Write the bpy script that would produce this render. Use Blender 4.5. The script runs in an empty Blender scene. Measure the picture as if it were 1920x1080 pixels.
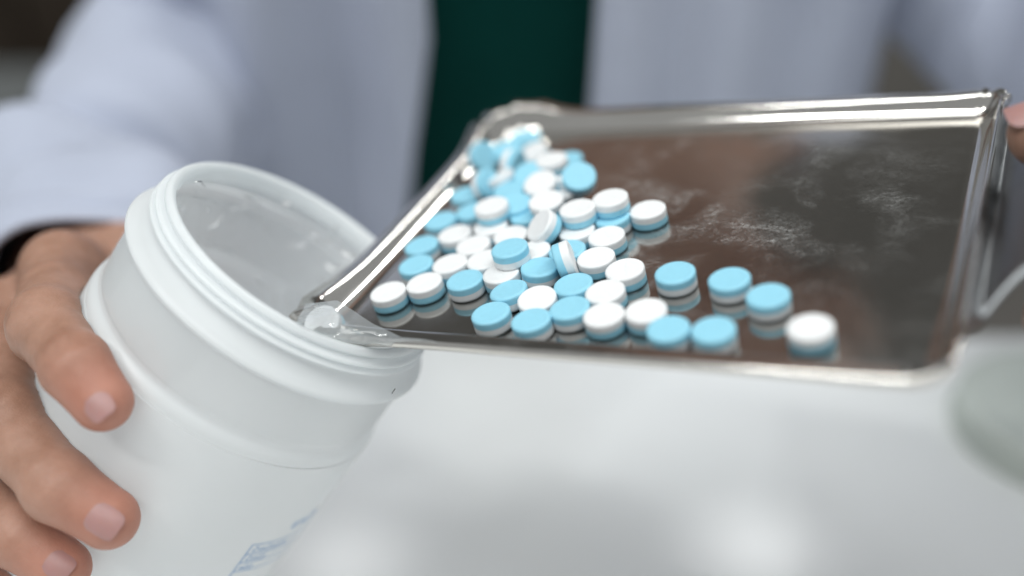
import bpy, bmesh, math, random
import numpy as np
from mathutils import Matrix, Vector, noise
import openvdb as vdb

sc = bpy.context.scene
R = math.radians
# ------------------------------------------------------------------ camera
cam_d = bpy.data.cameras.new('camera')
cam = bpy.data.objects.new('camera', cam_d)
sc.collection.objects.link(cam)
cam.location = (0, 0, 1.02)
cam.rotation_euler = (R(60), 0, 0)
cam_d.sensor_width = 36.0
cam_d.lens = 36.56
cam_d.clip_start = 0.01
cam_d.clip_end = 100
cam_d.dof.use_dof = True
cam_d.dof.focus_distance = 0.236
cam_d.dof.aperture_fstop = 2.9
sc.camera = cam
# ------------------------------------------------------------------ room light
world = bpy.data.worlds.new("World")
sc.world = world
world.use_nodes = True
bgn = world.node_tree.nodes['Background']
bgn.inputs[0].default_value = (0.955, 0.985, 0.995, 1)
bgn.inputs[1].default_value = 0.42
sc.view_settings.view_transform = 'Standard'
sc.view_settings.look = 'None'
sc.view_settings.exposure = 0.0
sc.cycles.use_denoising = True
sc.cycles.max_bounces = 14
sc.cycles.diffuse_bounces = 9
sc.cycles.transmission_bounces = 12
sc.cycles.glossy_bounces = 5
sc.cycles.transparent_max_bounces = 16
sc.cycles.caustics_reflective = False


def lamp(name, typ, loc, target, energy, color=(1, 1, 1), **kw):
    d = bpy.data.lights.new(name, typ)
    d.energy = energy
    d.color = color
    for k, v in kw.items():
        setattr(d, k, v)
    o = bpy.data.objects.new(name, d)
    sc.collection.objects.link(o)
    o.location = loc
    o.rotation_euler = (Vector(target) - Vector(loc)).to_track_quat('-Z', 'Y').to_euler()
    return o


# ceiling light panels of the room
CW = (0.98, 1.0, 0.985)
l1 = lamp('ceiling_light', 'AREA', (-0.97, -0.42, 2.5), (-0.97, -0.42, 0), 13, CW, shape='RECTANGLE', size=0.60, size_y=0.16)
l1.rotation_euler = (0, 0, R(-20))
l2 = lamp('ceiling_light', 'AREA', (1.14, 1.22, 2.5), (1.14, 1.22, 0), 11, CW, shape='RECTANGLE', size=0.75, size_y=0.07)
l2.rotation_euler = (0, 0, R(67))
l3 = lamp('ceiling_light', 'AREA', (0.05, -0.25, 2.5), (0.05, -0.25, 0), 24.5, CW, shape='RECTANGLE', size=1.5, size_y=1.5)
# two narrow spots added, with no known fixture, for the pools on the table
lamp('pool_spot', 'SPOT', (0.12, 0.35, 2.45), (0.089, 0.279, 0.75), 46, (1, 1, 1), spot_size=R(1.8), spot_blend=1.0, shadow_soft_size=0.02)
lamp('pool_spot', 'SPOT', (-0.05, 0.36, 2.45), (-0.060, 0.272, 0.75), 46, (1, 1, 1), spot_size=R(1.6), spot_blend=1.0, shadow_soft_size=0.02)

# ------------------------------------------------------------------ helpers
MM = 0.001


def link(o, parent=None):
    sc.collection.objects.link(o)
    if parent is not None:
        o.parent = parent
    return o


def tag(o, label=None, cat=None, group=None, kind=None):
    if label: o['label'] = label
    if cat: o['category'] = cat
    if group: o['group'] = group
    if kind: o['kind'] = kind
    return o


def thing(name, label, cat, mat=None, group=None):
    o = bpy.data.objects.new(name, None)
    o.empty_display_size = 0.02
    link(o)
    if mat is not None: o.matrix_world = mat
    return tag(o, label, cat, group)


def mesh_obj(name, verts, faces, mat, parent=None, smooth=True, recalc=True, scale=MM):
    me = bpy.data.meshes.new(name)
    v = np.asarray(verts, dtype=float) * scale
    me.from_pydata(v.tolist(), [], [tuple(int(i) for i in f) for f in faces])
    if recalc:
        bm = bmesh.new(); bm.from_mesh(me)
        bmesh.ops.recalc_face_normals(bm, faces=bm.faces)
        bm.to_mesh(me); bm.free()
    if smooth:
        me.polygons.foreach_set('use_smooth', [True] * len(me.polygons))
    me.materials.append(mat)
    me.update()
    o = bpy.data.objects.new(name, me)
    return link(o, parent)


def bm_obj(name, bm, mat, parent=None, smooth=False):
    me = bpy.data.meshes.new(name)
    bmesh.ops.recalc_face_normals(bm, faces=bm.faces)
    bm.to_mesh(me); bm.free()
    if smooth:
        me.polygons.foreach_set('use_smooth', [True] * len(me.polygons))
    me.materials.append(mat)
    return link(bpy.data.objects.new(name, me), parent)


def box_obj(name, lo, hi, mat, parent=None, bev=0.004):
    bm = bmesh.new()
    bmesh.ops.create_cube(bm, size=1)
    for v in bm.verts:
        for i in range(3):
            v.co[i] = lo[i] + (v.co[i] + .5) * (hi[i] - lo[i])
    if bev:
        bmesh.ops.bevel(bm, geom=bm.edges[:], offset=bev, segments=2, affect='EDGES')
    return bm_obj(name, bm, mat, parent)


def grid_faces(nu, nv, wrap_u=False, off=0):
    f = []
    for i in range(nu if wrap_u else nu - 1):
        i2 = (i + 1) % nu
        for j in range(nv - 1):
            f.append((off + i * nv + j, off + i2 * nv + j, off + i2 * nv + j + 1, off + i * nv + j + 1))
    return f


def lathe(profile, n=128, closed=False):
    """profile: (s, r) pairs; axis z"""
    vs = []
    for i in range(n):
        t = 2 * math.pi * i / n
        for s, r in profile:
            vs.append((r * math.cos(t), r * math.sin(t), s))
    fs = grid_faces(n, len(profile), True)
    return vs, fs


def smooth_profile(pts, sub=6):
    """Catmull-Rom through 2-D points"""
    P = [np.array(p, float) for p in pts]
    out = []
    for i in range(len(P) - 1):
        p0 = P[max(i - 1, 0)]; p1 = P[i]; p2 = P[i + 1]; p3 = P[min(i + 2, len(P) - 1)]
        for k in range(sub):
            t = k / sub
            out.append(.5 * ((2 * p1) + (-p0 + p2) * t + (2 * p0 - 5 * p1 + 4 * p2 - p3) * t * t + (-p0 + 3 * p1 - 3 * p2 + p3) * t ** 3))
    out.append(P[-1])
    return [tuple(p) for p in out]


# ------------------------------------------------------------------ materials
class NT:
    def __init__(self, name):
        self.m = bpy.data.materials.new(name)
        self.m.use_nodes = True
        self.t = self.m.node_tree
        self.t.nodes.clear()
        self.out = self.t.nodes.new('ShaderNodeOutputMaterial')

    def n(self, typ, **kw):
        nd = self.t.nodes.new(typ)
        for k, v in kw.items():
            if k.startswith('i_'):
                nd.inputs[k[2:].replace('_', ' ')].default_value = v
            else:
                setattr(nd, k, v)
        return nd

    def l(self, a, b):
        self.t.links.new(a, b)

    def noise(self, scale, detail=4, rough=.55, coord='Object', dist=0.0, stretch=None):
        tc = self.n('ShaderNodeTexCoord')
        mp = self.n('ShaderNodeMapping')
        if stretch: mp.inputs['Scale'].default_value = stretch
        self.l(tc.outputs[coord], mp.inputs[0])
        nz = self.n('ShaderNodeTexNoise')
        nz.inputs['Scale'].default_value = scale
        nz.inputs['Detail'].default_value = detail
        nz.inputs['Roughness'].default_value = rough
        nz.inputs['Distortion'].default_value = dist
        self.l(mp.outputs[0], nz.inputs['Vector'])
        return nz.outputs[0]

    def ramp(self, fac, stops):
        r = self.n('ShaderNodeValToRGB')
        e = r.color_ramp.elements
        while len(e) > 1: e.remove(e[-1])
        e[0].position = stops[0][0]; e[0].color = (*stops[0][1], 1)
        for p, c in stops[1:]:
            k = e.new(p); k.color = (*c, 1)
        self.l(fac, r.inputs[0])
        return r.outputs[0]

    def rng(self, v, a, b, c, d):
        m = self.n('ShaderNodeMapRange')
        for i, x in enumerate((a, b, c, d)): m.inputs[i + 1].default_value = x
        self.l(v, m.inputs[0])
        return m.outputs[0]

    def bump(self, h, strength, dist):
        b = self.n('ShaderNodeBump')
        b.inputs['Strength'].default_value = strength
        b.inputs['Distance'].default_value = dist
        self.l(h, b.inputs['Height'])
        return b.outputs[0]

    def pbsdf(self, color=None, rough=.5, metal=0, sss=0, sss_rad=(1, .3, .1), sss_scale=.003, coat=0, spec=.5, sheen=0):
        p = self.n('ShaderNodeBsdfPrincipled')
        if color is not None: p.inputs['Base Color'].default_value = (*color, 1)
        p.inputs['Roughness'].default_value = rough
        p.inputs['Metallic'].default_value = metal
        p.inputs['Specular IOR Level'].default_value = spec
        p.inputs['Subsurface Weight'].default_value = sss
        p.inputs['Subsurface Radius'].default_value = sss_rad
        p.inputs['Subsurface Scale'].default_value = sss_scale
        p.inputs['Coat Weight'].default_value = coat
        p.inputs['Sheen Weight'].default_value = sheen
        return p

    def done(self, shader):
        self.l(shader, self.out.inputs[0])
        return self.m


def m_plain(name, color, rough=.5, var=.06, scale=60, bump=0.0, bscale=800, bdist=.0003, **kw):
    t = NT(name)
    c = np.array(color)
    col = t.ramp(t.noise(scale), [(.3, tuple(np.clip(c * (1 - var), 0, 1))), (.7, tuple(np.clip(c * (1 + var), 0, 1)))])
    p = t.pbsdf(None, rough, **kw)
    t.l(col, p.inputs['Base Color'])
    if bump:
        t.l(t.bump(t.noise(bscale, 6), bump, bdist), p.inputs['Normal'])
    return t.done(p.outputs[0])


def m_steel():
    t = NT('polished_steel')
    p = t.pbsdf((.57, .55, .52), .1, 1.0)
    # smears of pill dust and fingerprints: rougher patches and a thin white film
    big = t.noise(48, 4, .55, dist=.8)
    fine = t.noise(900, 8, .8, dist=.3)
    arcs = t.noise(95, 6, .65, dist=1.6, stretch=(.8, 1.2, 1))
    speck = t.noise(2600, 3, .6)
    film = t.n('ShaderNodeMath', operation='MULTIPLY')
    t.l(t.rng(big, .42, .66, 0, 1), film.inputs[0])
    fa = t.n('ShaderNodeMath', operation='MULTIPLY')
    t.l(t.rng(fine, .40, .66, 0, 1), fa.inputs[0]); t.l(t.rng(arcs, .44, .64, .16, 1), fa.inputs[1])
    t.l(fa.outputs[0], film.inputs[1])
    dots = t.rng(speck, .64, .72, 0, .8)
    dm = t.n('ShaderNodeMath', operation='MULTIPLY')
    t.l(dots, dm.inputs[0]); t.l(t.rng(big, .42, .60, 0.12, 1), dm.inputs[1])
    mx = t.n('ShaderNodeMath', operation='MAXIMUM')
    t.l(film.outputs[0], mx.inputs[0]); t.l(dm.outputs[0], mx.inputs[1])
    tc = t.n('ShaderNodeTexCoord')
    vd = t.n('ShaderNodeVectorMath', operation='DISTANCE'); vd.inputs[1].default_value = (.052, .052, 0)
    t.l(tc.outputs['Object'], vd.inputs[0])
    sc_ = t.n('ShaderNodeMath', operation='MULTIPLY')
    t.l(mx.outputs[0], sc_.inputs[0])
    t.l(t.rng(vd.outputs['Value'], .010, .060, .48, .09), sc_.inputs[1])
    haze = t.n('ShaderNodeMath', operation='ADD'); haze.inputs[1].default_value = .018
    t.l(sc_.outputs[0], haze.inputs[0])
    t.l(t.rng(t.noise(60, 4, .6), .35, .7, .07, .15), p.inputs['Roughness'])
    t.l(t.bump(t.noise(45, 2, .4), .12, .0004), p.inputs['Normal'])
    d = t.n('ShaderNodeBsdfDiffuse'); d.inputs[0].default_value = (.75, .75, .74, 1)
    mix = t.n('ShaderNodeMixShader')
    t.l(haze.outputs[0], mix.inputs[0]); t.l(p.outputs[0], mix.inputs[1]); t.l(d.outputs[0], mix.inputs[2])
    return t.done(mix.outputs[0])


def m_bright_steel(name='bright_steel', col=(.66, .65, .63), r0=.08):
    t = NT(name)
    p = t.pbsdf(col, .12, 1.0)
    t.l(t.rng(t.noise(90, 4), .3, .7, r0, r0 + .12), p.inputs['Roughness'])
    t.l(t.bump(t.noise(70, 3, .5), .15, .0004), p.inputs['Normal'])
    return t.done(p.outputs[0])


def m_hdpe(name, color, trans=.35, rough=.32):
    t = NT(name)
    col = t.ramp(t.noise(40, 3), [(.3, tuple(np.array(color) * .97)), (.7, color)])
    p = t.pbsdf(None, rough, spec=.5)
    t.l(col, p.inputs['Base Color'])
    nb = t.bump(t.noise(160, 3), .05, .0004)
    t.l(nb, p.inputs['Normal'])
    tr = t.n('ShaderNodeBsdfTranslucent')
    t.l(col, tr.inputs[0])
    mx = t.n('ShaderNodeMixShader'); mx.inputs[0].default_value = trans
    t.l(p.outputs[0], mx.inputs[1]); t.l(tr.outputs[0], mx.inputs[2])
    return t.done(mx.outputs[0])


def m_film(name, alpha=.1, tint=(.85, .9, .92), bump=0.0, rough=.06, gmax=.55, gmin=.05):
    t = NT(name)
    tr = t.n('ShaderNodeBsdfTransparent')
    g = t.n('ShaderNodeBsdfGlossy'); g.inputs['Roughness'].default_value = rough
    g.inputs[0].default_value = (1, 1, 1, 1)
    d1 = t.n('ShaderNodeBsdfDiffuse'); d1.inputs[0].default_value = (*tint, 1)
    d2 = t.n('ShaderNodeBsdfTranslucent'); d2.inputs[0].default_value = (*tint, 1)
    dd = t.n('ShaderNodeMixShader'); t.l(d1.outputs[0], dd.inputs[1]); t.l(d2.outputs[0], dd.inputs[2])
    d = dd
    if bump:
        nb = t.bump(t.noise(130, 5, .6, dist=1.2), bump, .0015)
        t.l(nb, g.inputs['Normal'])
    m1 = t.n('ShaderNodeMixShader'); m1.inputs[0].default_value = alpha
    t.l(tr.outputs[0], m1.inputs[1]); t.l(d.outputs[0], m1.inputs[2])
    lw = t.n('ShaderNodeLayerWeight'); lw.inputs[0].default_value = .25
    if bump: t.l(nb, lw.inputs['Normal'])
    m2 = t.n('ShaderNodeMixShader')
    t.l(t.rng(lw.outputs['Fresnel'], 0, 1, gmin, gmax), m2.inputs[0])
    t.l(m1.outputs[0], m2.inputs[1]); t.l(g.outputs[0], m2.inputs[2])
    return t.done(m2.outputs[0])


def m_skin():
    t = NT('skin')
    at = t.n('ShaderNodeAttribute', attribute_name='flush')
    base = t.ramp(t.noise(85, 6, .65), [(.3, (.25, .132, .088)), (.5, (.335, .187, .132)), (.72, (.405, .237, .175))])
    mx = t.n('ShaderNodeMix', data_type='RGBA')
    t.l(at.outputs['Fac'], mx.inputs[0]); t.l(base, mx.inputs[6]); mx.inputs[7].default_value = (.50, .20, .145, 1)
    p = t.pbsdf(None, .48, sss=.14, sss_rad=(1, .35, .18), sss_scale=.0022, spec=.35)
    t.l(mx.outputs[2], p.inputs['Base Color'])
    vz = t.n('ShaderNodeTexVoronoi', feature='DISTANCE_TO_EDGE'); vz.inputs['Scale'].default_value = 1100
    tc = t.n('ShaderNodeTexCoord'); t.l(tc.outputs['Object'], vz.inputs['Vector'])
    nb = t.bump(vz.outputs['Distance'], .25, .0003)
    b2 = t.n('ShaderNodeBump'); b2.inputs['Strength'].default_value = .35; b2.inputs['Distance'].default_value = .0006
    t.l(t.noise(300, 5, .65), b2.inputs['Height']); t.l(nb, b2.inputs['Normal'])
    t.l(b2.outputs[0], p.inputs['Normal'])
    return t.done(p.outputs[0])


def m_cloth(name, color, var=.04, scale=1500, sheen=.1, spec=.2):
    t = NT(name)
    c = np.array(color)
    col = t.ramp(t.noise(18, 3), [(.3, tuple(c * (1 - var))), (.7, tuple(np.clip(c * (1 + var), 0, 1)))])
    p = t.pbsdf(None, .85, spec=spec, sheen=sheen)
    t.l(col, p.inputs['Base Color'])
    t.l(t.bump(t.noise(scale, 2), .25, .0004), p.inputs['Normal'])
    return t.done(p.outputs[0])


def m_table():
    t = NT('table_laminate')
    col = t.ramp(t.noise(7, 3), [(.35, (.84, .855, .85)), (.65, (.88, .89, .885))])
    p = t.pbsdf(None, .28, spec=.5)
    t.l(col, p.inputs['Base Color'])
    return t.done(p.outputs[0])


STEEL = m_steel()
STEEL2 = m_bright_steel()
HSTEEL = m_bright_steel('handle_steel', (.24, .25, .26), .32)
HDPE = m_hdpe('white_bottle_plastic', (.955, .977, .985), .54)
FILM = m_film('clear_wrap', .0, bump=.0, rough=.08, gmax=.22, gmin=.03)
BAG = m_film('clear_bag', .12, (.95, .98, .99), bump=.0, rough=.05, gmax=.16, gmin=.035)
BAG2 = m_film('clear_bag_flap', .36, (.80, .86, .89), bump=.3, rough=.08, gmax=.7)
BAGW = m_film('clear_bag_fold', .35, (.97, .99, .99), bump=0, rough=.13, gmax=.9, gmin=.7)
SKIN = m_skin()
NAIL = m_plain('nail', (.375, .205, .19), .42, .05, 300, sss=.2, spec=.5)
PILLW = m_plain('white_pill', (.77, .78, .785), .55, .02, 900, .25, 5000, .0001, sss=.15, sss_rad=(1, 1, 1), sss_scale=.0008)
PILLB = m_plain('blue_pill', (.28, .60, .745), .55, .03, 900, .25, 5000, .0001, sss=.15, sss_rad=(.6, .9, 1), sss_scale=.0008)
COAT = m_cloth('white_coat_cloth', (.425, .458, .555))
SHIRT = m_cloth('green_shirt_cloth', (.002, .034, .029), sheen=0, spec=.05)
TABLE = m_table()
PRINT = m_plain('blue_print', (.03, .22, .50), .5, .02)
CAPM = m_plain('cap_plastic', (.54, .58, .54), .4, .03)
HAIR = m_plain('hair', (.022, .014, .010), .45, .3, 900, .4, 1500)
EYEW = m_plain('eye_white', (.8, .8, .78), .2)
IRIS = m_plain('iris', (.03, .015, .008), .1)
BLACK = m_plain('black_speck', (.01, .01, .01), .6)
FLOOR = m_plain('floor_vinyl', (.16, .15, .14), .4, .1, 6)
WALLM = m_plain('wall_paint', (.17, .16, .145), .8, .1, 5)
WOOD = m_plain('dark_wood', (.030, .020, .012), .5, .35, 14)
GREYP = m_plain('grey_card', (.16, .17, .17), .7, .05)
METALK = m_plain('knob_metal', (.4, .4, .4), .3, metal=1.0)

# ------------------------------------------------------------------ setting
floor = mesh_obj('floor', [(-6000, -5000, 0), (6000, -5000, 0), (6000, 5000, 0), (-6000, 5000, 0)], [(0, 1, 2, 3)], FLOOR)
tag(floor, kind='structure')
wall = box_obj('back_wall', (-6, 2.4, 0.002), (6, 2.5, 3.8), WALLM)
tag(wall, kind='structure')

tb = thing('table', 'white glossy laminate table under the bottle and tray', 'table', Matrix.Translation((0, 0, 0)))
box_obj('tabletop', (-.9, -.55, .722), (.9, .425, .75), TABLE, tb, .004)
for sx in (-.84, .84):
    for sy in (-.49, .37):
        box_obj('leg', (sx - .02, sy - .02, .001), (sx + .02, sy + .02, .721), STEEL2, tb, .003)

cb = thing('cabinet', 'dark wooden cabinet far behind the person at upper left', 'cabinet', Matrix.Translation((-.95, 1.5, 0)))
box_obj('carcass', (-.75, 0, .002), (.75, .45, 1.15), WOOD, cb)
for k in range(3):
    x0 = -.74 + k * .495
    dr = box_obj('door', (x0, -.02, .06), (x0 + .485, -.002, 1.12), WOOD, cb, .003)
    box_obj('handle', (x0 + .43, -.045, .62), (x0 + .445, -.021, .78), METALK, dr, .004)
gb = box_obj('box', (-.76, 1.12, .45), (-.56, 1.30, .60), GREYP, None, .004)
gb.name = 'storage_box'
tag(gb, 'pale grey box standing on a stool in front of the dark cabinet', 'box')
st = thing('stool', 'low dark stool carrying a grey box at the upper left background', 'stool', Matrix.Translation((-.66, 1.21, 0)))
box_obj('seat', (-.15, -.15, .415), (.15, .15, .449), WOOD, st)
for sx in (-.12, .12):
    for sy in (-.12, .12):
        box_obj('leg', (sx - .015, sy - .015, .001), (sx + .015, sy + .015, .414), WOOD, st, .002)

# ------------------------------------------------------------------ tray
EX = Vector((.8770, -.4345, .2052)); EY = Vector((.4154, .9002, .1309)); EZ = EX.cross(EY).normalized()
EY = EZ.cross(EX).normalized(); EX.normalize()
TRAY = Matrix.Translation((-.0243, .1995, .8925)) @ Matrix(((EX.x, EY.x, EZ.x, 0), (EX.y, EY.y, EZ.y, 0), (EX.z, EY.z, EZ.z, 0), (0, 0, 0, 1)))
tray = thing('tray', 'shiny steel pill tray tipping pills into the white bottle', 'tray', TRAY)


def build_pan():
    x0, x1, y0, y1 = -20., 111.2, 1., 101.
    # corners: centre, start angle, radius, lift, pinch
    cs = [((x1, y0), -90, 1.6, 'fr'), ((x1, y1), 0, 1.6, 'br'), ((x0, y1), 90, 10.0, 'bl'), ((x0, y0), 180, 5.0, 'fl')]
    per = []   # (pos, normal, tag, corner weight, t)
    pts = []
    for (c, a0, r, tg) in cs:
        cx = c[0] - r if c[0] > 50 else c[0] + r
        cy = c[1] - r if c[1] > 50 else c[1] + r
        n = 26
        for i in range(n + 1):
            a = R(a0 + 90 * i / n)
            pts.append(((cx + r * math.cos(a), cy + r * math.sin(a)), (math.cos(a), math.sin(a)), tg, i / n))
    # straight runs in between
    full = []
    for k in range(len(pts)):
        p, q = pts[k], pts[(k + 1) % len(pts)]
        full.append(p)
        d = math.dist(p[0], q[0])
        if p[2] != q[2]:
            m = int(d / 2.2)
            for j in range(1, m):
                f = j / m
                full.append((tuple(p[0][i] * (1 - f) + q[0][i] * f for i in (0, 1)), p[1], '-', f))
    prof = smooth_profile([(-1.5, 0), (-.3, .0), (.7, .22), (1.7, .85), (2.7, 1.9), (3.4, 3.0), (4.0, 3.75), (4.5, 4.0), (5.4, 4.02), (6.5, 3.98), (7.5, 3.9), (8.1, 3.5), (8.3, 2.9), (8.1, 2.2), (7.8, 1.8)], 4)
    corners = {'fl': (x0, y0), 'bl': (x0, y1), 'br': (x1, y1), 'fr': (x1, y0)}
    lift = {'fl': .50, 'bl': 1.05, 'br': .12, 'fr': .05}
    reach = {'fl': 15, 'bl': 13, 'br': 6, 'fr': 5}
    V = []
    rnd = random.Random(4)
    for (p, nrm, tg, f) in full:
        w = {k: math.exp(-(math.dist(p, corners[k]) / reach[k]) ** 2) for k in corners}
        hl = 1 + sum(lift[k] * w[k] for k in corners)
        ou = 1 + .40 * w['fl'] + .25 * w['bl']
        pl = 0
        if tg in ('bl', 'fl', 'br'):
            env = math.sin(math.pi * f) ** .6
            pl = env * (math.sin(f * math.pi * 7 + .6) * .8 + .35 * math.sin(f * 37 + 1)) * (1.0 if tg != 'br' else .6)
        wob = .12 * noise.noise(Vector((p[0] * .05, p[1] * .05, 1.3)))
        for (o, h) in prof:
            u = max(0., min(1., (o - .4) / 4.5))
            if o > 4.5: o = 4.5 + (o - 4.5) * (1 - .78 * max(0., nrm[0]) ** 2)
            oo = o * ou if o > 0 else o
            oo += pl * .75 * u
            hh = h * hl + pl * .35 * u + wob * u
            if tg == 'fr' and o > 0:
                oo = min(oo, 4.5) * (1 + .22 * math.sin(math.pi * f) ** 2) + max(0, o - 4.5) * 0 + max(0, oo - 4.5) * max(.3, 1 - 1.5 * f)
            if tg == 'br' and o > 0: oo *= 1 + .30 * math.sin(math.pi * f) ** 2
            V.append((p[0] + nrm[0] * oo, p[1] + nrm[1] * oo, hh))
    n, m = len(full), len(prof)
    F = grid_faces(n, m, True)
    F.append(tuple(i * m for i in range(n)))
    o = mesh_obj('pan', V, F, STEEL, tray)
    md = o.modifiers.new('thick', 'SOLIDIFY'); md.thickness = .0006; md.offset = -1
    return o


pan = build_pan()
# which way recalc turned the floor decides the side the thickness goes to; keep floor top at z=0
if pan.data.polygons[-1].normal.z < 0:
    pan.data.flip_normals()


def build_handle():
    prof = smooth_profile([(115.6, 3.95), (116.8, 3.1), (117.8, 1.9), (119.0, 1.8), (121.0, 3.4), (124.5, 5.6), (130, 7.0), (140, 7.6), (152, 7.6), (156, 7.0), (158, 5.2), (157.6, 3.2)], 4)
    V = []
    ny = 46
    for (x, z) in prof:
        e = max(0., x - 116)
        yf = 8.5 + 26 * (1 - math.exp(-e / 10)) + (max(0, x - 146) / 12) ** 2 * 9
        yb = 103 - 16 * (1 - math.exp(-e / 18)) - (max(0, x - 146) / 12) ** 2 * 9
        for j in range(ny):
            f = j / (ny - 1)
            y = yf + (yb - yf) * f
            d = min(f, 1 - f) * (yb - yf)
            dz = -((1 - min(1, d / 2.6)) ** 2) * 1.2 if e > 1.0 else -((1 - min(1, d / 2.6)) ** 2) * 1.2
            V.append((x, y, z + dz))
    o = mesh_obj('handle', V, grid_faces(len(prof), ny), HSTEEL, tray)
    md = o.modifiers.new('thick', 'SOLIDIFY'); md.thickness = .0007; md.offset = 0


build_handle()

# ------------------------------------------------------------------ pills
PR, PH = 4.42, 2.0


def pill_layer(name, mat, score):
    rad = [0, .8, 1.6, 2.4, 3.1, 3.6, 3.95, 4.12, 4.25, 4.36, PR]
    V = []; F = []
    nt = 56

    def top(r, a):
        z = PH
        if r > 3.9: z -= .34 * ((r - 3.9) / (PR - 3.9)) ** 1.7
        elif r > 3.55: z -= 0
        else: z -= .05
        if score and r < 3.8:
            x = r * math.cos(a)
            z -= .11 * math.exp(-(x / .30) ** 2)
        return z
    V.append((0, 0, top(0, 0)))
    for r in rad[1:]:
        for i in range(nt):
            a = 2 * math.pi * i / nt
            V.append((r * math.cos(a), r * math.sin(a), top(r, a)))
    k = len(rad) - 1
    for z in (PH - .8, 0.0):
        for i in range(nt):
            a = 2 * math.pi * i / nt
            V.append((PR * math.cos(a), PR * math.sin(a), z))
    for i in range(nt):
        F.append((0, 1 + i, 1 + (i + 1) % nt))
    for j in range(k + 1):
        for i in range(nt):
            a, b = 1 + j * nt + i, 1 + j * nt + (i + 1) % nt
            F.append((a, a + nt, b + nt, b))
    me_o = mesh_obj(name, V, F, mat)
    # squeeze lines sharper at the layer: keep normals of the side
    return me_o


w_src = pill_layer('white_layer', PILLW, True)
b_src = pill_layer('blue_layer', PILLB, False)
w_src.data.materials[0] = PILLW
if w_src.data.polygons[0].normal.z < 0: w_src.data.flip_normals()
if b_src.data.polygons[0].normal.z < 0: b_src.data.flip_normals()
WME, BME = w_src.data, b_src.data
bpy.data.objects.remove(w_src); bpy.data.objects.remove(b_src)
BFLIP = Matrix.Rotation(math.pi, 4, 'X')
PG = 'blue and white pills on the tray'


def pill(loc, up_white, label, group=PG, spin=0.0, base=TRAY):
    """loc: centre in the tray's millimetres; up_white: direction of the white face"""
    q = Vector(up_white).normalized().to_track_quat('Z', 'Y').to_matrix().to_4x4()
    m = base @ Matrix.Translation(Vector(loc) * MM) @ q @ Matrix.Rotation(spin, 4, 'Z')
    t = thing('pill', label, 'pill', m, group)
    for nm, me, fl in (('white_layer', WME, None), ('blue_layer', BME, BFLIP)):
        o = bpy.data.objects.new(nm, me)
        link(o, t)
        if fl is not None: o.matrix_local = fl
    return t


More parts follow.
